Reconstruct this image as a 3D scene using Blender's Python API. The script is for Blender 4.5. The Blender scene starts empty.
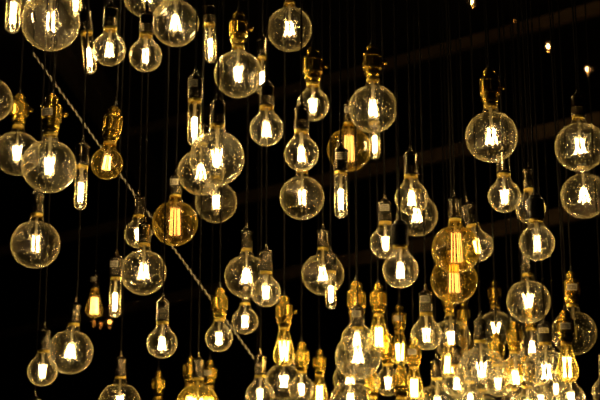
import bpy, bmesh, math, random
from mathutils import Vector, Matrix
random.seed(7)
PI = math.pi
scene = bpy.context.scene
col = scene.collection

# ------------------------------------------------------------------ camera
LENS = 70.0
FPX = 600 * LENS / 36.0
CAM = Vector((0, 0, 1.6))
PITCH = math.radians(12)
FWD = Vector((0, math.cos(PITCH), math.sin(PITCH)))
RIGHT = Vector((1, 0, 0))
UP = RIGHT.cross(FWD)
cam_d = bpy.data.cameras.new('camera'); cam = bpy.data.objects.new('camera', cam_d); col.objects.link(cam)
cam.location = CAM; cam.rotation_euler = (PI/2 + PITCH, 0, 0)
cam_d.lens = LENS; cam_d.sensor_width = 36; cam_d.clip_end = 200
cam_d.dof.use_dof = True; cam_d.dof.focus_distance = 2.85; cam_d.dof.aperture_fstop = 4.6
scene.camera = cam
def at(px, py, d):
    return CAM + d * (FWD + RIGHT * ((px-300)/FPX) + UP * ((200-py)/FPX))

# ------------------------------------------------------------------ materials
def newmat(name):
    m = bpy.data.materials.new(name); m.use_nodes = True
    nt = m.node_tree; nt.nodes.clear()
    out = nt.nodes.new('ShaderNodeOutputMaterial')
    return m, nt, out
def N(nt, t, **kw):
    n = nt.nodes.new(t)
    for k, v in kw.items():
        if k in n.inputs: n.inputs[k].default_value = v
        else: setattr(n, k, v)
    return n
def mixsh(nt, fac, a, b):
    m = nt.nodes.new('ShaderNodeMixShader')
    if isinstance(fac, (int, float)): m.inputs[0].default_value = fac
    else: nt.links.new(fac, m.inputs[0])
    nt.links.new(a.outputs[0], m.inputs[1]); nt.links.new(b.outputs[0], m.inputs[2])
    return m
def maprange(nt, sock, a, b, c, d):
    r = nt.nodes.new('ShaderNodeMapRange')
    nt.links.new(sock, r.inputs[0])
    for i, v in enumerate((a, b, c, d)): r.inputs[i+1].default_value = v
    return r.outputs[0]
def power(nt, sock, p):
    m = nt.nodes.new('ShaderNodeMath'); m.operation = 'POWER'
    nt.links.new(sock, m.inputs[0]); m.inputs[1].default_value = p
    return m.outputs[0]

def glass(name, tint, haze_col, haze=0.03, rim=0.35, veil=0.10, glints=14.0):
    """thin blown glass: clear body, mirror-like skin, a diffuse haze painted in for glare, strongest edge-on as a lit rim"""
    m, nt, out = newmat(name)
    lw = N(nt, 'ShaderNodeLayerWeight', Blend=0.5)
    tr = N(nt, 'ShaderNodeBsdfTransparent', Color=(*tint, 1))
    veilb = N(nt, 'ShaderNodeBsdfRefraction', Color=(*tint, 1), Roughness=0.5, distribution='BECKMANN')
    geo = nt.nodes.new('ShaderNodeNewGeometry')
    nt.links.new(maprange(nt, geo.outputs['Backfacing'], 0, 1, 1.35, 1/1.35), veilb.inputs['IOR'])
    a = mixsh(nt, veil, tr, veilb)  # rough refraction puts the filament's bloom into the glass itself
    df = N(nt, 'ShaderNodeBsdfDiffuse', Color=(*haze_col, 1))
    tl = N(nt, 'ShaderNodeBsdfTranslucent', Color=(*haze_col, 1))
    hz = mixsh(nt, 0.6, df, tl)
    # uneven haze film, painted in for glare and inner reflections
    tc = N(nt, 'ShaderNodeTexCoord'); nz = N(nt, 'ShaderNodeTexNoise', Scale=38.0, Detail=4.0)
    nt.links.new(tc.outputs['Object'], nz.inputs['Vector'])
    vo = N(nt, 'ShaderNodeTexVoronoi', Scale=140.0)          # sparse bright dots painted in for reflections of other bulbs
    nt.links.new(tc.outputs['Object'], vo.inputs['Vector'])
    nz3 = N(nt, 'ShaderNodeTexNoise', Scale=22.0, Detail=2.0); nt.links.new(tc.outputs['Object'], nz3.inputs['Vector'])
    glint = nt.nodes.new('ShaderNodeMath'); glint.operation = 'MULTIPLY'
    nt.links.new(maprange(nt, vo.outputs['Distance'], 0.15, 0.20, glints, 0.0), glint.inputs[0])
    nt.links.new(maprange(nt, nz3.outputs[0], 0.45, 0.48, 0.0, 1.0), glint.inputs[1])
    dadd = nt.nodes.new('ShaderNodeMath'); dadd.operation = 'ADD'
    nt.links.new(maprange(nt, nz.outputs[0], 0.35, 0.75, 0.5, 1.6), dadd.inputs[0]); nt.links.new(glint.outputs[0], dadd.inputs[1])
    glare_haze = dadd.outputs[0]
    face = maprange(nt, power(nt, lw.outputs['Facing'], 5.0), 0, 1, haze, haze + rim)  # rim raised edge-on, standing for light refracted in the wall
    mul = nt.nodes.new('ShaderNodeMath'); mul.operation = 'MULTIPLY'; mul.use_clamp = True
    nt.links.new(face, mul.inputs[0]); nt.links.new(glare_haze, mul.inputs[1])
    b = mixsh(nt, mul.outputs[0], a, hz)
    gl = N(nt, 'ShaderNodeBsdfGlossy', Color=(1, 1, 1, 1), Roughness=0.008)
    # gentle waviness of blown glass
    nz2 = N(nt, 'ShaderNodeTexNoise', Scale=45.0, Detail=2.0)
    nt.links.new(tc.outputs['Object'], nz2.inputs['Vector'])
    bp = N(nt, 'ShaderNodeBump', Strength=0.10, Distance=0.001)
    nt.links.new(nz2.outputs[0], bp.inputs['Height']); nt.links.new(bp.outputs[0], gl.inputs['Normal'])
    fr = N(nt, 'ShaderNodeFresnel')
    nt.links.new(maprange(nt, geo.outputs['Backfacing'], 0, 1, 1.55, 1/1.55), fr.inputs['IOR'])
    c = mixsh(nt, fr.outputs[0], b, gl)
    nt.links.new(c.outputs[0], out.inputs[0])
    return m
def metal(name, colr, rough, bump=0.0, var=0.25):
    m, nt, out = newmat(name)
    p = N(nt, 'ShaderNodeBsdfPrincipled', Metallic=1.0)
    tc = N(nt, 'ShaderNodeTexCoord'); nz = N(nt, 'ShaderNodeTexNoise', Scale=60.0, Detail=5.0)
    nt.links.new(tc.outputs['Object'], nz.inputs['Vector'])
    cr = N(nt, 'ShaderNodeValToRGB')
    cr.color_ramp.elements[0].position = 0.3; cr.color_ramp.elements[1].position = 0.7
    cr.color_ramp.elements[0].color = (*[c*(1-var) for c in colr], 1); cr.color_ramp.elements[1].color = (*colr, 1)
    nt.links.new(nz.outputs[0], cr.inputs[0]); nt.links.new(cr.outputs[0], p.inputs['Base Color'])
    nt.links.new(maprange(nt, nz.outputs[0], 0, 1, rough*0.7, rough*1.3), p.inputs['Roughness'])
    nt.links.new(p.outputs[0], out.inputs[0])
    return m
def plain(name, colr, rough=0.6, scale=30.0, var=0.3, spec=0.4):
    m, nt, out = newmat(name)
    p = N(nt, 'ShaderNodeBsdfPrincipled', Roughness=rough)
    p.inputs['Specular IOR Level'].default_value = spec
    tc = N(nt, 'ShaderNodeTexCoord'); nz = N(nt, 'ShaderNodeTexNoise', Scale=scale, Detail=4.0)
    nt.links.new(tc.outputs['Object'], nz.inputs['Vector'])
    cr = N(nt, 'ShaderNodeValToRGB')
    cr.color_ramp.elements[0].position = 0.3; cr.color_ramp.elements[1].position = 0.7
    cr.color_ramp.elements[0].color = (*[c*(1-var) for c in colr], 1); cr.color_ramp.elements[1].color = (*colr, 1)
    nt.links.new(nz.outputs[0], cr.inputs[0]); nt.links.new(cr.outputs[0], p.inputs['Base Color'])
    nt.links.new(p.outputs[0], out.inputs[0])
    return m
def emit(name, colr, s):
    m, nt, out = newmat(name)
    e = N(nt, 'ShaderNodeEmission', Color=(*colr, 1), Strength=s)
    nt.links.new(e.outputs[0], out.inputs[0])
    return m
def wood(name, c1, c2, scale):
    m, nt, out = newmat(name)
    p = N(nt, 'ShaderNodeBsdfPrincipled', Roughness=0.75)
    tc = N(nt, 'ShaderNodeTexCoord'); mp = N(nt, 'ShaderNodeMapping'); mp.inputs['Scale'].default_value = scale
    nt.links.new(tc.outputs['Object'], mp.inputs[0])
    nz = N(nt, 'ShaderNodeTexNoise', Scale=3.0, Detail=6.0); nt.links.new(mp.outputs[0], nz.inputs['Vector'])
    cr = N(nt, 'ShaderNodeValToRGB'); cr.color_ramp.elements[0].color = (*c1, 1); cr.color_ramp.elements[1].color = (*c2, 1)
    cr.color_ramp.elements[0].position = 0.35; cr.color_ramp.elements[1].position = 0.65
    nt.links.new(nz.outputs[0], cr.inputs[0]); nt.links.new(cr.outputs[0], p.inputs['Base Color'])
    nt.links.new(p.outputs[0], out.inputs[0])
    return m

M = {}
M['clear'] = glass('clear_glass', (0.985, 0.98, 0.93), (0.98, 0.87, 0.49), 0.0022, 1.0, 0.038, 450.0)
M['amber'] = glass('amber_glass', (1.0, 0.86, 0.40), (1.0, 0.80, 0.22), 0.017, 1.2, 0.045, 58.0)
M['stem'] = glass('stem_glass', (0.95, 0.93, 0.86), (1.0, 0.93, 0.75), 0.22, 0.4, 0.2, 0.0)
M['brass'] = metal('brass', (0.86, 0.60, 0.13), 0.24)
M['cap'] = metal('cap_brass', (0.90, 0.72, 0.20), 0.5)
M['nickel'] = metal('black_nickel', (0.27, 0.24, 0.19), 0.19)
M['black'] = plain('black_bakelite', (0.025, 0.022, 0.02), 0.28, 40, 0.3, 0.6)
M['cord'] = plain('black_fabric_cord', (0.008, 0.0065, 0.005), 0.85, 200, 0.5, 0.2)
M['paper'] = plain('paper_label', (0.9, 0.87, 0.76), 0.6, 80, 0.15, 0.3)
M['ink'] = plain('label_ink', (0.05, 0.045, 0.04), 0.6, 80, 0.15, 0.3)
M['led'] = emit('led_filament_glow', (1.0, 0.665, 0.27), 75.0)
M['carbon'] = emit('carbon_filament_glow', (1.0, 0.46, 0.16), 4.5)
M['carbon_hot'] = emit('bright_carbon_filament_glow', (1.0, 0.56, 0.19), 10.0)
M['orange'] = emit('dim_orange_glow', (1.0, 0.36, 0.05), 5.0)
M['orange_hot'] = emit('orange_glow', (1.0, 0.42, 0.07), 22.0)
M['off'] = plain('unlit_phosphor', (0.8, 0.6, 0.2), 0.5)
M['far'] = emit('far_filament_glow', (1.0, 0.55, 0.22), 90.0)
M['beam'] = wood('dark_beam_wood', (0.34, 0.24, 0.17), (0.50, 0.36, 0.26), (0.4, 3, 3))
M['ceil'] = wood('dark_ceiling_boards', (0.04, 0.032, 0.026), (0.07, 0.056, 0.045), (0.5, 6, 1))
M['wall'] = plain('dark_wall_paint', (0.055, 0.048, 0.044), 0.9, 2)
M['floor'] = plain('dark_floor_concrete', (0.03, 0.027, 0.025), 0.7, 3)

# ------------------------------------------------------------------ mesh helpers
def lathe(bm, prof, seg=32, cx=0, cy=0, caps=True):
    rings = []
    for r, z in prof:
        if r < 1e-6: rings.append([bm.verts.new((cx, cy, z))])
        else: rings.append([bm.verts.new((cx + r*math.cos(2*PI*i/seg), cy + r*math.sin(2*PI*i/seg), z)) for i in range(seg)])
    for a, b in zip(rings, rings[1:]):
        for i in range(seg):
            j = (i+1) % seg
            if len(a) == 1 and len(b) == 1: continue
            if len(a) == 1: f = (a[0], b[j], b[i])
            elif len(b) == 1: f = (a[i], a[j], b[0])
            else: f = (a[i], a[j], b[j], b[i])
            try: bm.faces.new(f)
            except ValueError: pass
def tube(bm, pts, r, seg=8):
    pts = [Vector(p) for p in pts]
    rings = []
    for k, p in enumerate(pts):
        t = (pts[min(k+1, len(pts)-1)] - pts[max(k-1, 0)]).normalized()
        a = t.cross(Vector((0.31, 0.95, 0.05)));
        if a.length < 0.1: a = t.cross(Vector((1, 0, 0)))
        a.normalize(); b = t.cross(a)
        rings.append([bm.verts.new(p + r*(a*math.cos(2*PI*i/seg) + b*math.sin(2*PI*i/seg))) for i in range(seg)])
    for a, b in zip(rings, rings[1:]):
        for i in range(seg):
            j = (i+1) % seg; bm.faces.new((a[i], a[j], b[j], b[i]))
    bm.faces.new(rings[0][::-1]); bm.faces.new(rings[-1])
def box(bm, c, s, rot=None):
    vs = []
    for x in (-1, 1):
        for y in (-1, 1):
            for z in (-1, 1):
                v = Vector((x*s[0]/2, y*s[1]/2, z*s[2]/2))
                if rot: v = rot @ v
                vs.append(bm.verts.new(v + Vector(c)))
    for f in ((0,1,3,2),(4,6,7,5),(0,4,5,1),(2,3,7,6),(0,2,6,4),(1,5,7,3)): bm.faces.new([vs[i] for i in f])
def mesh(name, bm, mats, smooth=True):
    me = bpy.data.meshes.new(name)
    bmesh.ops.recalc_face_normals(bm, faces=bm.faces)
    bm.to_mesh(me); bm.free()
    for m in (mats if isinstance(mats, (list, tuple)) else [mats]): me.materials.append(m)
    if smooth:
        for p in me.polygons: p.use_smooth = True
        me.set_sharp_from_angle(angle=math.radians(38))
    return me
def obj(name, me, parent=None):
    o = bpy.data.objects.new(name, me); col.objects.link(o)
    if parent: o.parent = parent
    return o
def smooth_prof(pts, n=5):
    out = []
    P = [pts[0]] + list(pts) + [pts[-1]]
    for i in range(1, len(P)-2):
        for k in range(n):
            t = k/n
            q = []
            for c in (0, 1):
                p0, p1, p2, p3 = P[i-1][c], P[i][c], P[i+1][c], P[i+2][c]
                q.append(0.5*((2*p1) + (-p0+p2)*t + (2*p0-5*p1+4*p2-p3)*t*t + (-p0+3*p1-3*p2+p3)*t**3))
            out.append((max(q[0], 0.0), q[1]))
    out.append(pts[-1])
    return out
mm = 0.001
COLLAR = 0.0045

# ------------------------------------------------------------------ bulbs (z=0 at the bottom of the glass, metres)
def globe_prof(R, zn, rn):
    """sphere of radius R, shoulder, short bulging neck up to zn (above centre)"""
    pr = [(R*math.sin(a), R - R*math.cos(a)) for a in [PI*k/40 for k in range(0, 33)]]
    pr[0] = (0, 0)
    r0, z0 = pr[-1]
    ztop = R + zn
    return pr + smooth_prof([(r0, z0), (rn*1.12, z0 + (ztop-z0)*0.25), (rn*1.06, z0 + (ztop-z0)*0.55), (rn*0.95, z0 + (ztop-z0)*0.8), (rn*0.80, ztop)], 4)[1:]
def pear_prof(R, zn, rn):
    pr = [(R*math.sin(a), R - R*math.cos(a)) for a in [PI*k/40 for k in range(0, 30)]]
    pr[0] = (0, 0); r0, z0 = pr[-1]; ztop = R + zn
    return pr + smooth_prof([(r0, z0), (rn*1.22, z0 + (ztop-z0)*0.42), (rn*1.0, z0 + (ztop-z0)*0.75), (rn*0.92, ztop)], 4)[1:]
def led(bm, z, h, r0, r1, n=4, rod=1.0*mm, tw=0.5, ph=0.3):
    for k in range(n):
        a = ph + 2*PI*k/n
        rt, rb = (r0, r1) if k % 2 == 0 else (r1, r0)
        tube(bm, [(rt*math.cos(a), rt*math.sin(a), z+h/2), (rb*math.cos(a+tw), rb*math.sin(a+tw), z-h/2)], rod, 6)
def cage(bm, z, h, r, n=12, rod=0.75*mm):
    pts = []
    for k in range(n):
        a = 2*PI*k/n
        rr = r*(0.8 + 0.2*((k % 2)))
        lo = (rr*math.cos(a), rr*math.sin(a), z-h/2); hi = (rr*0.8*math.cos(a), rr*0.8*math.sin(a), z+h/2)
        pts += [lo, hi] if k % 2 == 0 else [hi, lo]
    tube(bm, pts, rod, 5)
def stem_mesh(top, end, r=5.5*mm, hooks=None):
    bm = bmesh.new()
    lathe(bm, smooth_prof([(0, end - 2*mm), (r*0.85, end), (r*0.7, end + 6*mm), (r*0.68, (end+top)/2), (r*0.75, top - 8*mm), (r*1.0, top)], 4), 20)
    return mesh('stem', bm, M['stem'])
def support_mesh(z0, z1, r):
    bm = bmesh.new()
    for a in (0.5, 0.5+PI):
        tube(bm, [(0.3*r*math.cos(a), 0.3*r*math.sin(a), z1), (r*math.cos(a), r*math.sin(a), z0)], 0.35*mm, 5)
    return mesh('support_wire', bm, M['nickel'])
def cap_mesh(z, r, h=9*mm):
    bm = bmesh.new()
    pr = [(r*0.95, z-3*mm), (r*1.10, z-2.5*mm), (r*1.10, z+4*mm)]
    for k in range(4):
        pr += [(r*0.97, z+3*mm+k*2.4*mm), (r*1.03, z+4*mm+k*2.4*mm)]
    pr += [(r*0.7, z+14*mm), (0, z+14*mm)]
    lathe(bm, pr, 28)
    return mesh('screw_cap', bm, M['cap'])

def bulb_kind(key):
    """returns dict(glass, filament, stem, cap, top, R, zc)"""
    d = {}
    bm = bmesh.new(); fb = bmesh.new()
    fm = M['led']; gm = M['clear']; rn = 15*mm
    if key in ('G', 'Y', 'A'):
        R = 62.5*mm; top = R + 75*mm
        lathe(bm, globe_prof(R, 75*mm, 17.5*mm), 56)
        if key == 'A': cage(fb, R+4*mm, 74*mm, 15*mm, 10, 0.7*mm); fm = M['carbon']; end = R+44*mm
        elif key == 'Y': led(fb, R-2*mm, 42*mm, 14*mm, 16*mm, 4); end = R+22*mm
        else: led(fb, R+1*mm, 36*mm, 5*mm, 13*mm, 4); end = R+22*mm
        if key != 'G': gm = M['amber']
        rad = R
    elif key in ('S', 'a'):
        R = 40*mm; top = R + 52*mm
        lathe(bm, pear_prof(R, 52*mm, 16.5*mm), 48)
        if key == 'a': cage(fb, R+2*mm, 34*mm, 10*mm, 10); fm = M['carbon_hot']; end = R+22*mm; gm = M['amber']
        else: led(fb, R-1*mm, 31*mm, 4*mm, 8.5*mm, 4, 0.95*mm); end = R+18*mm
        rad = R
    elif key == 'T':
        R = 15*mm; L = 106*mm; top = L
        lathe(bm, [(R*math.sin(a), R - R*math.cos(a)) for a in [PI/2*k/10 for k in range(0, 11)]] + [(R, L-14*mm), (R*0.97, L-8*mm), (R*0.88, L)], 36)
        led(fb, 44*mm, 44*mm, 4*mm, 5.5*mm, 4, 1.1*mm); end = 70*mm; rad = R; rn = 14*mm
    elif key in ('D', 'C'):
        R = 32*mm; L = 108*mm; top = L
        lathe(bm, smooth_prof([(0, 0), (14*mm, 2.2*mm), (25*mm, 10*mm), (31*mm, 22*mm), (31.5*mm, 34*mm), (27*mm, 54*mm), (21*mm, 76*mm), (16.5*mm, 94*mm), (14.5*mm, L)], 4), 44)
        gm = M['amber'] if key == 'C' else M['clear']
        if key == 'C': cage(fb, 46*mm, 60*mm, 15*mm, 10, 0.9*mm); fm = M['carbon_hot']
        else: led(fb, 44*mm, 54*mm, 7*mm, 12*mm, 4, 1.1*mm)
        end = 74*mm; rad = R; rn = 14*mm
    elif key == 'P':     # teardrop amber with straight bright strips
        R = 32*mm; L = 108*mm; top = L
        lathe(bm, smooth_prof([(0, 0), (14*mm, 2.2*mm), (25*mm, 10*mm), (31*mm, 22*mm), (31.5*mm, 34*mm), (27*mm, 54*mm), (21*mm, 76*mm), (16.5*mm, 94*mm), (14.5*mm, L)], 4), 44)
        gm = M['amber']; led(fb, 44*mm, 54*mm, 8*mm, 12*mm, 4, 1.1*mm); end = 74*mm; rad = R; rn = 14*mm
    me = mesh('bulb_glass', bm, gm)
    d = dict(glass=me, filament=mesh('filament', fb, fm), stem=stem_mesh(top-2*mm, end),
             cap=cap_mesh(top, rn), top=top, R=rad, zc=(R if key in 'GYASa' else (44*mm)))
    z1 = end
    zf = d['zc'] - 16*mm
    d['filament_off'] = d['filament'].copy(); d['filament_off'].materials[0] = M['off']
    d['wire'] = support_mesh(zf, z1, 7*mm if key not in ('A',) else 12*mm)
    return d
KINDS = {k: bulb_kind(k) for k in 'GYASaTDCP'}

# ------------------------------------------------------------------ sockets (z=0 where the socket mouth meets the bulb cap)
def sock_nickel():
    bm = bmesh.new()
    pr = [(14.8*mm, 0), (17.2*mm, 0), (17.6*mm, 1.5*mm)]
    z = 1.5*mm
    for k in range(4):           # threaded skirt
        pr += [(16.3*mm, z+2.2*mm), (17.8*mm, z+3.6*mm), (17.8*mm, z+4.6*mm)]; z += 5*mm
    pr += [(16.6*mm, z+2*mm), (16.6*mm, z+24*mm), (18*mm, z+25*mm), (18*mm, z+28*mm), (15.5*mm, z+31*mm), (9*mm, z+36*mm), (5*mm, z+37.5*mm), (4.5*mm, z+38*mm), (0, z+38*mm)]
    lathe(bm, pr, 36)
    return mesh('socket', bm, M['nickel']), z+38*mm, 17.8*mm
def sock_black():
    bm = bmesh.new()
    pr = [(15*mm, 0), (19*mm, 0), (19.5*mm, 2*mm), (19.5*mm, 18*mm), (18.6*mm, 19*mm), (19.5*mm, 20*mm), (19.5*mm, 24*mm), (18.6*mm, 25*mm), (19.5*mm, 26*mm), (19.5*mm, 30*mm), (18.6*mm, 31*mm), (19.5*mm, 32*mm), (19.5*mm, 44*mm), (17*mm, 47*mm), (14*mm, 48*mm), (13*mm, 54*mm), (8*mm, 56*mm), (0, 56*mm)]
    lathe(bm, pr, 36)
    return mesh('socket', bm, M['black']), 56*mm, 19.5*mm
def sock_brass():
    bm = bmesh.new()
    lathe(bm, [(15*mm, 0), (17.5*mm, 0), (18*mm, 2*mm), (16.5*mm, 4*mm), (19*mm, 8*mm), (21*mm, 12*mm), (21*mm, 18*mm), (18.5*mm, 21*mm), (18.5*mm, 24*mm), (24*mm, 26*mm), (25*mm, 28*mm), (25*mm, 31*mm), (22*mm, 32*mm),
               (22*mm, 58*mm), (24.5*mm, 59*mm), (24.5*mm, 63*mm), (23*mm, 67*mm), (15*mm, 68*mm), (14.5*mm, 69*mm), (14.5*mm, 80*mm), (15.5*mm, 81*mm), (15.5*mm, 85*mm), (13*mm, 86*mm), (10*mm, 87*mm), (10*mm, 91*mm), (0, 92*mm)], 40)
    # pillars standing proud of the shell
    for k in range(8):
        a = 2*PI*k/8
        tube(bm, [(22.3*mm*math.cos(a), 22.3*mm*math.sin(a), 30*mm), (22.3*mm*math.cos(a), 22.3*mm*math.sin(a), 60*mm)], 2.6*mm, 8)
    return mesh('socket', bm, M['brass']), 92*mm, 25*mm
SOCK = {'c': sock_nickel(), 'k': sock_black(), 'b': sock_brass()}
def relief(top, m):
    bm = bmesh.new()
    lathe(bm, [(0, top-1*mm), (4.6*mm, top-1*mm), (4.6*mm, top+4*mm), (3.4*mm, top+5*mm), (3.4*mm, top+13*mm), (2.6*mm, top+15*mm), (0, top+15*mm)], 20)
    return mesh('cord_grip', bm, m)
def knob():
    bm = bmesh.new()
    rot = Matrix.Rotation(PI/2, 4, 'Y')
    lathe(bm, [(0, 22*mm), (2*mm, 22*mm), (2*mm, 29*mm), (6*mm, 29.5*mm), (6.6*mm, 31*mm), (6*mm, 37*mm), (4*mm, 38*mm), (0, 38*mm)], 16)
    bmesh.ops.transform(bm, matrix=Matrix.Translation((0, 0, 45*mm)) @ rot, verts=bm.verts)
    return mesh('switch_knob', bm, M['brass'])
def sticker(r, z0, z1, half=0.75):
    """a curved paper label with printed lines, wrapped round the front of the socket"""
    bm = bmesh.new()
    n = 14
    def patch(r, a0, a1, z0, z1, mi, n):
        prev = None
        for k in range(n+1):
            a = a0 + (a1-a0)*k/n
            q = [bm.verts.new((rr*math.sin(a), -rr*math.cos(a), z)) for rr, z in ((r, z0), (r, z1))]
            if prev:
                f = bm.faces.new((prev[0], q[0], q[1], prev[1])); f.material_index = mi
            prev = q
    patch(r+0.5*mm, -half, half, z0, z1, 0, n)
    h = z1-z0
    for row, segs in enumerate((((-0.8, 0.5),), ((-0.8, -0.2), (-0.05, 0.7)), ((-0.8, 0.1), (0.25, 0.8)))):
        zc = z1 - h*(0.24 + 0.26*row)
        for s0, s1 in segs: patch(r+0.7*mm, half*s0, half*s1, zc-h*0.05, zc+h*0.05, 1, 5)
    me = bpy.data.meshes.new('label_sticker'); bm.to_mesh(me); bm.free()
    me.materials.append(M['paper']); me.materials.append(M['ink'])
    return me
REL = {k: relief(SOCK[k][1], {'c': M['nickel'], 'k': M['black'], 'b': M['black']}[k]) for k in SOCK}
KNOB = knob()
STK = {'c': sticker(17.9*mm, 25*mm, 42*mm), 'k': sticker(19.5*mm, 23*mm, 37*mm), 'b': sticker(24.9*mm, 36*mm, 54*mm, 0.6)}

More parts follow.
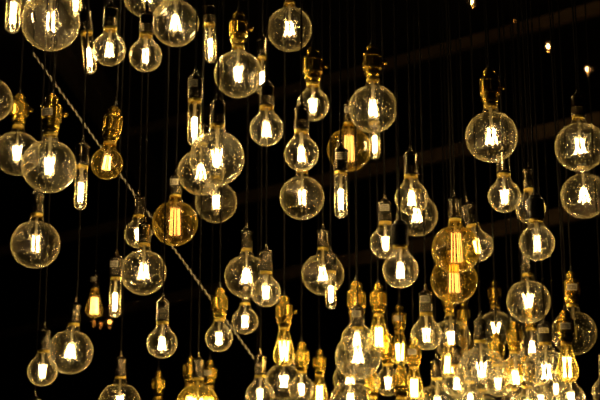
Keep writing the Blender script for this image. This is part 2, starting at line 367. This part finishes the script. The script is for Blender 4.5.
# ------------------------------------------------------------------ pendants, the last four added for glare, the others as seen in the photograph
# kind, x, y (globe centre; bottom of glass for T D C P), radius, socket(+L label,+K knob), lean, order nudge, label
B = [
 ('T',  12,  33,  7.2, 'c',  0, 0, 'clear tube bulb in the top left corner, its socket above the picture'),
 ('S',  29,  -8, 15.0, 'c',  0, 0, 'small bulb glowing behind upper left edge of the biggest globe'),
 ('T',  75,  18,  5.6, 'c',  0, 0, 'thin tube bulb just behind the right side of the biggest globe'),
 ('G',  50.5, 21, 29.0, 'c', 0, 0, 'biggest clear globe bulb of all, upper left, its neck cut off by the picture'),
 ('T',  91,  74,  6.1, 'c',  8, 0, 'leaning clear tube bulb right beside the biggest globe'),
 ('S', 109.5, 48.5, 16.0, 'c', 0, 0, 'small round bulb between the leaning tube and another small round bulb, top left'),
 ('S', 145.5, 54.5, 16.0, 'c', 0, 0, 'small round bulb hanging below the globe cut off by the top edge'),
 ('G', -10,  99, 22.5, 'c',  0, 0, 'globe bulb mostly cut off by the left edge, above a brass socket'),
 ('G', 147,  -7, 24.0, 'c',  0, 0, 'large globe of which only the bottom curve shows at the top edge'),
 ('G', 175.5, 22, 23.5, 'c', 0, 0, 'large globe at the top edge, left of a slim tube bulb'),
 ('T', 211,  63,  5.6, 'c',  3, 0, 'slim tube bulb between a top-edge globe and the brass socketed globe'),
 ('G', 238,  73, 24.0, 'bK', 0, 0, 'large globe in a brass switch socket, topmost of the brass socketed ones'),
 ('T', 262,  95,  5.4, 'c',  0, 0, 'tube bulb half hidden behind the right side of the topmost brass socketed globe'),
 ('G', 289.5, 28, 22.5, 'c', 0, 0, 'large globe hanging alone at the top edge near the middle'),
 ('T', 194, 146,  6.6, 'cL', 0, 0, 'bright tube bulb touching upper left of the foremost centre left globe'),
 ('G', 217, 157, 27.5, 'c',  0, -0.03, 'large foremost globe under a dark socket, in front of two other globes'),
 ('G', 201, 171, 23.3, 'c',  0, 0, 'globe peeking out lower left behind the large foremost globe'),
 ('G', 216, 201, 21.0, 'c',  0, 0, 'globe hanging behind and below the large foremost globe'),
 ('S', 266.5, 128, 16.7, 'c', 0, 0, 'small round bulb hanging alone, right of the tube behind the brass globe'),
 ('S', 301.5, 152.5, 17.0, 'c', 0, 0, 'small round bulb directly above a larger globe, beside the upper amber globe'),
 ('G', 302, 196.5, 22.3, 'c', 0, 0, 'globe hanging directly beneath a small round bulb, left of the long tube'),
 ('A', 175, 222, 22.8, 'cL', 0, 0, 'amber globe with tall orange filament cage, in front of the slanting rope'),
 ('G',  17, 152, 22.5, 'bK', 0, 0, 'globe at the left edge in a brass socket, behind a larger brass socketed globe'),
 ('G',  49, 165, 27.0, 'bLK', 0, 0, 'large globe under a wide brass socket bearing a paper label, left side'),
 ('T',  80, 210,  6.2, 'c',  0, 0, 'tube bulb beside the big left globe under a labelled brass socket'),
 ('a', 107, 162.5, 16.0, 'b', -6, 0, 'small amber bulb tilted in a brass socket with rope passing behind'),
 ('G',  35.5, 243, 24.5, 'c', 0, 0, 'globe hanging alone at the left side, below the big globe with the labelled brass socket'),
 ('S', 138, 233, 13.5, 'c',  0, 0, 'small bulb mostly hidden behind the socket of a larger globe, below the rope'),
 ('G', 143.5, 271, 23.0, 'c', 0, 0, 'large globe left of centre, hiding part of a small bulb behind its socket'),
 ('C',  94, 318,  8.5, 'cL', 0, 0, 'slim amber teardrop bulb side by side with a tube bulb at left'),
 ('T', 114.5, 318, 5.6, 'cL', 0, 0, 'tube bulb side by side with a slim amber teardrop'),
 ('S',  42.5, 370, 14.6, 'c', 0, 0, 'small round bulb tucked against the lower left of a bigger globe'),
 ('G',  70.5, 350.5, 22.5, 'c', -4, 0, 'larger globe overlapping a small round bulb near the lower left corner'),
 ('S',  33, 434, 13.0, 'c',  0, 0, 'bulb of which only the socket top shows at the bottom edge, far left'),
 ('G', 119.5, 402, 21.0, 'c', 0, 0, 'globe cut by the bottom edge, left of a lone brass socket'),
 ('S', 162, 342, 15.0, 'c',  0, 0, 'small round bulb hanging alone directly below the large left-of-centre globe'),
 ('S', 219, 337, 13.3, 'b', 0, 0, 'small bulb in a brass socket in front of the rope'),
 ('S', 245, 320, 12.7, 'c',  0, 0, 'small dark socketed bulb right beside a small brass socketed bulb and the rope'),
 ('P', 284, 366, 11.0, 'bK', 0, -0.04, 'teardrop bulb in a bright brass socket above a round globe'),
 ('G', 284, 380.5, 18.6, 'c', 0, 0, 'round globe behind and below the teardrop with the bright brass socket'),
 ('S', 260, 394, 13.8, 'c',  0, 0, 'small bulb at the bottom edge at the lower end of the rope'),
 ('C', 157, 428, 8.8, 'b',  0, 0, 'lone brass socket above the bottom edge, its bulb below the picture'),
 ('Y', 197.5, 404, 21.5, 'c', 0, 0, 'amber globe cut by the bottom edge with bright strips inside'),
 ('P', 209, 418, 9.0, 'bL', 0, 0, 'brass socket with pale label rising behind right of the bottom amber globe'),
 ('D', 189, 418,  9.6, 'b',  0, 0, 'brass socket mostly hidden behind left side of the bottom amber globe'),
 ('S', 301.5, 388, 12.2, 'b', 0, 0, 'small bulb squeezed between a round globe and a brass socketed teardrop'),
 ('G', 246.5, 275, 22.0, 'c', 0, 0.03, 'globe partly hidden by a small round bulb at its right, centre'),
 ('S', 266, 291, 14.5, 'c', 0, -0.06, 'small round bulb overlapping the right edge of a centre globe'),
 ('S', 313, 104, 15.8, 'bK', 0, 0, 'small bulb in a brass socket, with a black cord crossing in front'),
 ('G', 373, 107.5, 24.5, 'bK', 0, 0, 'large globe in a brass switch socket hanging in front of an amber globe'),
 ('T', 375, 159,  5.3, 'c',  0, 0, 'tube bulb showing below the large brass socketed globe at centre right'),
 ('A', 349, 148.5, 22.0, 'cL', 0, 0, 'amber globe with orange filament cage behind a tube bulb and a clear globe'),
 ('T', 341, 218,  6.5, 'cL', 0, 0, 'long tube bulb hanging in front of the upper amber globe'),
 ('G', 323, 273, 21.2, 'c',  0, 0, 'globe with a tube bulb overlapping its right half'),
 ('T', 331, 309,  5.2, 'c',  0, -0.05, 'tube bulb overlapping the right half of a globe in the centre'),
 ('S', 385.5, 242, 15.2, 'cL', 0, 0, 'small bulb half covered on its right by a black socketed bulb'),
 ('S', 400.5, 269, 17.6, 'k', 0, 0, 'small round bulb in a ribbed black socket covering another small bulb'),
 ('G', 417, 214.5, 20.8, 'c', 0, 0, 'globe behind and below a small bulb with a glossy socket, right of centre'),
 ('S', 411.5, 197, 16.4, 'c', 0, 0, 'small bulb with glossy socket in front of a dim globe, right of centre'),
 ('A', 456, 248, 24.4, 'c',  0, 0, 'upper of two amber globes overlapping one above the other'),
 ('A', 454, 279, 23.4, 'c',  0, 0, 'lower of two amber globes overlapping one above the other'),
 ('S', 477, 245, 15.5, 'c',  10, 0.09, 'leaning small bulb behind the right side of the upper amber globe'),
 ('S', 504.5, 195, 16.0, 'c', 0, 0, 'small round bulb hanging just below the brass socketed globe at right'),
 ('S', 530.5, 208, 14.5, 'c', 0, 0, 'small bulb partly behind a black socketed bulb, right side'),
 ('S', 537, 242, 17.2, 'k',  0, 0, 'small round bulb in a black socket at right, above a large globe'),
 ('G', 491.5, 135.5, 26.0, 'bK', 0, 0, 'large globe in a brass socket hanging on its own at upper right'),
 ('G', 580, 145.5, 25.0, 'c', 0, 0, 'large globe near the right edge, above another globe'),
 ('G', 584, 194.5, 23.0, 'c', 0, 0, 'globe at the right edge just below another large globe'),
 ('G', 528.5, 300, 21.8, 'c', 0, 0, 'globe at lower right hanging above the brightest cluster'),
 ('G', 574, 331.5, 22.5, 'bLO', 0, 0, 'unlit globe in a labelled brass socket at the lower right'),
 ('G', 496, 327, 17.6, 'b', 0, 0, 'dim globe at lower right behind a black socket, with two bright strips'),
 ('G', 481.5, 369, 23.6, 'c', 0, 0, 'clear globe under a glossy black socket at left of the bright cluster'),
 ('G', 516, 376.5, 20.5, 'b', 0, 0, 'globe under a brass socket in the middle of the bright cluster'),
 ('G', 546.5, 371, 23.5, 'kL', 0, 0, 'globe under a black socket with a pale label in the bright cluster'),
 ('P', 568, 383, 11.4, 'bL', 0, -0.10, 'amber teardrop in a labelled brass socket at the right of the bright cluster'),
 ('S', 532, 345.5, 12.6, 'b', 0, 0, 'small bulb glimpsed between sockets below the lower right globe'),
 ('S', 571, 397, 13.6, 'c', 0, 0, 'small bulb below the amber teardrop of the bright cluster'),
 ('S', 606, 391, 13.4, 'c',  0, 0, 'bulb cut by the bottom right corner of the picture'),
 ('G', 451, 337, 19.5, 'b', 0, 0, 'globe directly below the lower of the two amber globes'),
 ('P', 449, 378,  9.8, 'c', 0, 0, 'amber teardrop in front of the globe below the two amber globes'),
 ('C', 465, 358,  8.8, 'bO', 0, 0, 'faint brass socket far behind, right of the lower amber globe'),
 ('G', 358, 355, 23.2, 'cL', 0, 0, 'large speckled globe in front of several bulbs, bottom centre'),
 ('S', 357, 338, 15.2, 'b', 0, 0.12, 'bulb in a brass socket directly behind the large speckled globe'),
 ('G', 350.5, 399, 19.8, 'c', 0, 0, 'globe cut by the bottom edge beneath the large speckled globe'),
 ('G', 350, 378, 17.0, 'c', 0, 0, 'globe squeezed behind the speckled globe and the one beneath it'),
 ('P', 379, 352, 10.8, 'b', 0, 0, 'teardrop bulb right beside the large speckled globe'),
 ('P', 400, 365,  9.4, 'bL', 0, 0, 'teardrop bulb far back between a small bulb and the speckled globe'),
 ('S', 388, 381.5, 12.8, 'b', 0, 0, 'small round bulb below the teardrop beside the speckled globe'),
 ('S', 426.5, 333.5, 15.2, 'cL', 0, 0, 'small round bulb hanging just left of the globe below the amber pair'),
 ('P', 414.5, 402, 10.0, 'bL', 0, 0, 'teardrop bulb in a labelled brass socket cut by the bottom edge'),
 ('P', 319.5, 406, 8.8, 'b', 0, 0, 'teardrop in a brass socket cut by the bottom edge, left of centre cluster'),
 ('S', 457, 382.5, 13.0, 'c', 0, 0, 'small bulb directly under the amber teardrop in front of a globe'),
 ('G', 437.5, 403, 20.5, 'c', 0, 0, 'globe at the bottom edge left of the bright cluster'),
 ('C', 402, 436, 11.0, 'b', 0, 0, 'brass socket just peeking over the bottom edge below a far teardrop'),
 ('C', 373, 432, 10.0, 'b', 0, 0, 'brass socket just peeking over the bottom edge right of the bottom globe'),
 ('S', 498, 382, 13.0, 'b', 0, 0, 'small bulb between the two foremost globes of the bright cluster'),
 ('S', 556, 388, 12.4, 'c', 0, 0, 'small bulb shining through lower right of the black labelled socket globe'),
 ('G', 483, 412, 18.5, 'c', 0, 0, 'globe top at the bottom edge below the left globe of the bright cluster'),
 ('S', 528, 404, 13.0, 'b', 0, 0, 'bulb at the bottom edge beneath the middle of the bright cluster'),
 ('S', 524, 364, 11.8, 'c', 0, 0, 'small bulb added for glare between the brass and the black labelled socket of the cluster'),  # this and the next three bulbs are added to thicken the cluster's glare
 ('S', 470, 398, 12.2, 'c', 0, 0, 'small bulb added for glare at the bottom edge, lower left of the bright cluster'),
 ('S', 541, 399, 12.0, 'c', 0, 0, 'small bulb added for glare at the bottom edge under the black labelled socket globe'),
 ('S', 512, 406, 12.6, 'b', 0, 0, 'bulb added for glare at the bottom edge, second from the one beneath the cluster middle'),
]
NAMES = {'G': 'globe_pendant_light', 'S': 'small_globe_pendant_light', 'A': 'amber_globe_pendant_light', 'Y': 'amber_globe_pendant_light', 'a': 'small_amber_pendant_light',
         'T': 'tube_pendant_light', 'D': 'teardrop_pendant_light', 'C': 'teardrop_pendant_light', 'P': 'teardrop_pendant_light'}
GROUPS = {'G': 'large clear globe bulbs', 'S': 'small round bulbs', 'A': 'amber globe bulbs', 'Y': 'amber globe bulbs', 'a': 'amber globe bulbs',
          'T': 'tube bulbs', 'D': 'teardrop bulbs', 'C': 'teardrop bulbs', 'P': 'teardrop bulbs'}
CEIL = 5.0

# ---- find depths: real size over apparent size, then spaced so that nothing touches
items = []
for (k, x, y, r, so, lean, nud, lab) in B:
    K = KINDS[k]
    Rk = K['R']
    if k in 'GSAaY': y += 1.2
    if k == 'S': r += 0.4
    s0 = 1.0
    if k in 'CPD': Rk = 32*mm
    d0 = FPX*Rk/r
    if k in 'CPD' and d0 > 4.35:              # narrow teardrops of the smaller make
        s0 = 4.35/d0; d0 = 4.35
    if k in 'SG' and d0 > 4.3: s0 = 4.3/d0; d0 = 4.3
    items.append(dict(k=k, x=x, y=y, r=r, so=so, lean=math.radians(lean), lab=lab, d0=d0*(1+nud), d=d0*(1+nud), s0=s0*(1+nud)))
def layout(it):
    s = it['s0']*it['d']/it['d0']; it['s'] = s
    K = KINDS[it['k']]
    P = at(it['x'], it['y'], it['d'])
    ax = Vector((-math.sin(it['lean']), 0, math.cos(it['lean'])))
    base = P - ax*(s*K['zc']) if it['k'] in 'GYASa' else P
    it['base'] = base; it['ax'] = ax
    top = K['top'] + SOCK[it['so'][0]][1] + COLLAR
    sph = []
    if it['k'] in 'GYASa': sph.append((base + ax*s*K['zc'], K['R']*s))
    elif it['k'] == 'T': sph += [(base + ax*s*z, 15*mm*s) for z in (0.015, 0.035, 0.055, 0.075, 0.095)]
    else: sph += [(base + ax*s*0.03, 0.032*s), (base + ax*s*0.06, 0.026*s), (base + ax*s*0.09, 0.019*s)]
    sr = SOCK[it['so'][0]][2]
    for f in (0.0, 0.2, 0.4, 0.6, 0.8, 1.0):
        sph.append((base + ax*s*(K['top']-0.012 + (SOCK[it['so'][0]][1]+0.012)*f), (sr if f < .8 else sr*.6)*s))
    if 'K' in it['so']: sph.append((base + ax*s*(K['top']+0.05) + Vector((0.03*s, 0, 0)), 0.01*s))
    it['sph'] = sph
    it['tip'] = base + ax*s*(top + 0.014)
for it in items: layout(it)
def pen(a, b):
    """deepest overlap between two pendants, cords included"""
    w = 0.0
    for p, r in a['sph']:
        for q, t in b['sph']:
            w = max(w, r + t + 0.004 - (p-q).length)
    for u, v in ((a, b), (b, a)):
        tx, ty, tz = u['tip']
        for q, t in v['sph']:
            if q.z + t > tz:
                w = max(w, t + 0.007 - math.hypot(q.x-tx, q.y-ty))
    return w
n_it = len(items)
for rnd in range(150):
    bad = 0
    for i in range(n_it):
        for j in range(i+1, n_it):
            a, b = items[i], items[j]
            if abs(a['x']-b['x']) > 62 or abs(a['d']-b['d']) > 0.18: continue
            w = pen(a, b)
            if w > 0:
                bad += 1
                st = min(w*0.55, 0.02) + 0.001
                if a['d'] > b['d']: a, b = b, a
                a['d'] = max(a['d']-st, a['d0']*0.90); b['d'] = min(b['d']+st, b['d0']*1.13)
                layout(a); layout(b)
    if not bad: break
print('LAYOUT rounds', rnd, 'left', bad)

def cord_mesh(p0, ax, top, seed):
    rng = random.Random(seed)
    L = top - p0.z
    bend = rng.uniform(-1, 1)*0.003; ph = rng.uniform(0, 6)
    pts = [Vector((0, 0, 0)), ax*0.03]
    off = ax*0.03
    n = 26
    for k in range(1, n+1):
        t = k/n
        z = 0.03 + (L-0.03)*t
        e = min(1, k/3)
        pts.append(Vector((off.x + e*bend*math.sin(ph + t*5), off.y + e*bend*math.cos(ph + t*4), z)))
    bm = bmesh.new(); tube(bm, pts, 2.3*mm, 8)
    return mesh('cord', bm, M['cord'])

for idx, it in enumerate(items):
    K = KINDS[it['k']]; s = it['s']; so = it['so']
    root = bpy.data.objects.new(NAMES[it['k']], None); col.objects.link(root)
    root.empty_display_size = 0.05
    root.location = it['base']; root.rotation_euler = (0, -it['lean'], 0); root.scale = (s, s, s)
    root['label'] = it['lab']; root['category'] = 'pendant light'; root['group'] = GROUPS[it['k']]
    spin = random.uniform(0, 6.28)
    g = obj('bulb_glass', K['glass'], root)
    f = obj('filament', K['filament_off' if 'O' in so else 'filament'], g); f.rotation_euler = (0, 0, spin)
    st = obj('stem', K['stem'], g)
    w = obj('support_wire', K['wire'], g); w.rotation_euler = (0, 0, spin)
    obj('screw_cap', K['cap'], g)
    sk = obj('socket', SOCK[so[0]][0], root); sk.location = (0, 0, K['top'] + COLLAR)
    obj('cord_grip', REL[so[0]], sk)
    if 'K' in so:
        kn = obj('switch_knob', KNOB, sk)
    if 'L' in so:
        lb = obj('label_sticker', STK[so[0]], sk); lb.rotation_euler = (0, 0, random.uniform(-0.45, 0.1)); lb['label'] = 'pale paper label'
    tip_local = K['top'] + COLLAR + SOCK[so[0]][1] + 0.012
    p0 = it['base'] + it['ax']*s*tip_local
    R = Matrix.Rotation(-it['lean'], 4, 'Y')
    me = cord_mesh(p0, it['ax'], CEIL, idx)
    me.transform(R.inverted()); 
    me.transform(Matrix.Scale(1/s, 4))
    c = obj('cord', me, root); c.location = (0, 0, tip_local)

# ------------------------------------------------------------------ tiny far bulbs
def far_bulb(px, py, d, s, lab, mat='far', rod=6):
    base = at(px, py, d) - Vector((0, 0, 0.04*s))
    root = bpy.data.objects.new('far_pendant_light', None); col.objects.link(root)
    root.location = base; root.scale = (s, s, s)
    root['label'] = lab; root['category'] = 'pendant light'; root['group'] = 'tiny distant bulbs'
    g = obj('bulb_glass', KINDS['S']['glass'], root)
    bm = bmesh.new(); led(bm, 0.042, 0.022, 3*mm, 5*mm, 4, rod*0.5*mm)
    obj('filament', mesh('filament', bm, M[mat]), g)
    obj('screw_cap', KINDS['S']['cap'], g)
    bm = bmesh.new(); lathe(bm, [(4*mm*math.sin(a), -22*mm - 4*mm*math.cos(a)) for a in [PI*k/8 for k in range(9)]], 12); obj('reflection_bead', mesh('reflection_bead', bm, M['orange_hot' if mat == 'far' else 'orange']), root)  # added glowing bead, imitates an orange reflection under the bulb
    sk = obj('socket', SOCK['k'][0], root); sk.location = (0, 0, KINDS['S']['top'])
    zt = KINDS['S']['top'] + 0.056
    bm = bmesh.new(); tube(bm, [(0, 0, zt), (0, 0, (CEIL - base.z)/s)], 2*mm, 6)
    obj('cord', mesh('cord', bm, M['cord']), root)
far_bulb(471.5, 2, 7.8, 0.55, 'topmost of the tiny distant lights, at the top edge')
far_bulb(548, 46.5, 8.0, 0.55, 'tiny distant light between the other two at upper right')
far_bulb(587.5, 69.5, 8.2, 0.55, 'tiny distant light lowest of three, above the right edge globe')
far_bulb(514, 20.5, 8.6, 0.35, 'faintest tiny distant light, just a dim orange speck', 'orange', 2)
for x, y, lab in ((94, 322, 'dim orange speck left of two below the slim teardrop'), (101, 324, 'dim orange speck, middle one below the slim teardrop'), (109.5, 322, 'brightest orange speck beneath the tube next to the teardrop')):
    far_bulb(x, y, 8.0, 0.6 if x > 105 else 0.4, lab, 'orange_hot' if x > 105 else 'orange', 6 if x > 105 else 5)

# ------------------------------------------------------------------ slanting rope: two twisted strands
pa = at(-45, -54, 3.35); pb = at(33, 53, 3.55); pc = at(257, 362.5, 3.95)
pa = pb
L = (pc-pa).length; t = (pc-pa).normalized()
u = t.cross(Vector((0, 1, 0))).normalized(); v = t.cross(u)
def strand(ph, mat, name, parent=None):
    bm = bmesh.new(); pts = []
    n = int(L/0.004)
    for k in range(n+1):
        f = k/n; a = ph + L*f/0.022*2*PI
        sag = -0.003*math.sin(PI*f)
        pts.append(pa + (pc-pa)*f + (u*math.cos(a) + v*math.sin(a))*1.7*mm + Vector((0, 0, sag)))
    tube(bm, pts, 2.7*mm if 'pale' in name else 1.5*mm, 6)
    return obj(name, mesh(name, bm, mat), parent)
M['rope'] = plain('pale_cord_fibre', (0.97, 0.97, 0.84), 0.5, 120, 0.1, 0.2)
rope = bpy.data.objects.new('twisted_rope', None); col.objects.link(rope)
rope['label'] = 'pale twisted rope slanting down behind the bulbs from upper left'; rope['category'] = 'rope'
bm = bmesh.new(); tube(bm, [pa + Vector((0, 0, -0.004)), pa + Vector((0, 0, 0.3)), (pa.x, pa.y, CEIL)], 1.8*mm, 6); obj('hanger', mesh('hanger', bm, M['cord']), rope)
bm = bmesh.new(); tube(bm, [pc + Vector((0, 0, -0.004)), pc + Vector((0, 0, 0.3)), (pc.x, pc.y, CEIL)], 1.8*mm, 6); obj('hanger', mesh('hanger', bm, M['cord']), rope)
strand(0, M['rope'], 'pale_strand', rope); strand(PI, M['cord'], 'dark_strand', rope)

# ------------------------------------------------------------------ room
def structure(name, bm, m):
    o = obj(name, mesh(name, bm, m, False)); o['kind'] = 'structure'; return o
X0, X1, Y0, Y1 = -9, 9, -5, 24
bm = bmesh.new(); box(bm, ((X0+X1)/2, (Y0+Y1)/2, -0.05), (X1-X0, Y1-Y0, 0.1)); structure('floor', bm, M['floor'])
bm = bmesh.new(); box(bm, ((X0+X1)/2, (Y0+Y1)/2, CEIL+0.05), (X1-X0, Y1-Y0, 0.1)); structure('ceiling', bm, M['ceil'])
for nm, c, s in (('wall_left', (X0-.05, (Y0+Y1)/2, CEIL/2), (.1, Y1-Y0, CEIL)), ('wall_right', (X1+.05, (Y0+Y1)/2, CEIL/2), (.1, Y1-Y0, CEIL)),
                 ('wall_back', ((X0+X1)/2, Y1+.05, CEIL/2), (X1-X0, .1, CEIL)), ('wall_front', ((X0+X1)/2, Y0-.05, CEIL/2), (X1-X0, .1, CEIL))):
    bm = bmesh.new(); box(bm, c, s); structure(nm, bm, M['wall'])
def beam(n, p, q, w, h, z):
    p = Vector(p); q = Vector(q); dv = q-p
    bm = bmesh.new(); box(bm, (0, 0, 0), (dv.length, w, h))
    o = structure('trim_%d' % n, bm, M['beam'])
    o.location = ((p.x+q.x)/2, (p.y+q.y)/2, z); o.rotation_euler = (0, 0, math.atan2(dv.y, dv.x))
def at_height(px, py, z):
    d = (at(px, py, 1.0) - CAM); k = (z - CAM.z)/d.z
    return CAM + d*k
def span(n, p, q, w, h, z, x0, x1):
    a = at_height(*p, z); b = at_height(*q, z); sl = (b.y-a.y)/(b.x-a.x)
    beam(n, (x0, a.y + (x0-a.x)*sl), (x1, a.y + (x1-a.x)*sl), w, h, z)
span(1, (330, 80), (600, 8), 0.07, 0.09, 4.80, -1.8, 9.0)
span(2, (345, 176), (600, 120), 0.06, 0.10, 3.75, -9.0, 9.0)
span(3, (345, 262), (600, 208), 0.06, 0.10, 3.05, -9.0, 9.0)
beam(4, (-2.0, 7.5), (-1.6, 23.8), 0.22, 0.26, CEIL-0.13)
# ------------------------------------------------------------------ render look
w = bpy.data.worlds.new('world'); scene.world = w; w.use_nodes = True
w.node_tree.nodes['Background'].inputs[0].default_value = (0.02, 0.015, 0.012, 1)
w.node_tree.nodes['Background'].inputs[1].default_value = 0.02
cy = scene.cycles
cy.max_bounces = 14; cy.diffuse_bounces = 2; cy.glossy_bounces = 4; cy.transmission_bounces = 8; cy.transparent_max_bounces = 96
cy.sample_clamp_indirect = 5.0; cy.sample_clamp_direct = 0.0
cy.caustics_reflective = True; cy.caustics_refractive = True; cy.blur_glossy = 0.0; cy.denoising_prefilter = 'FAST'
cy.use_light_tree = True; cy.use_adaptive_sampling = False
scene.view_settings.view_transform = 'Standard'; scene.view_settings.look = 'None'
scene.view_settings.gamma = 1; scene.view_settings.exposure = 0.3; scene.view_settings.use_curve_mapping = False
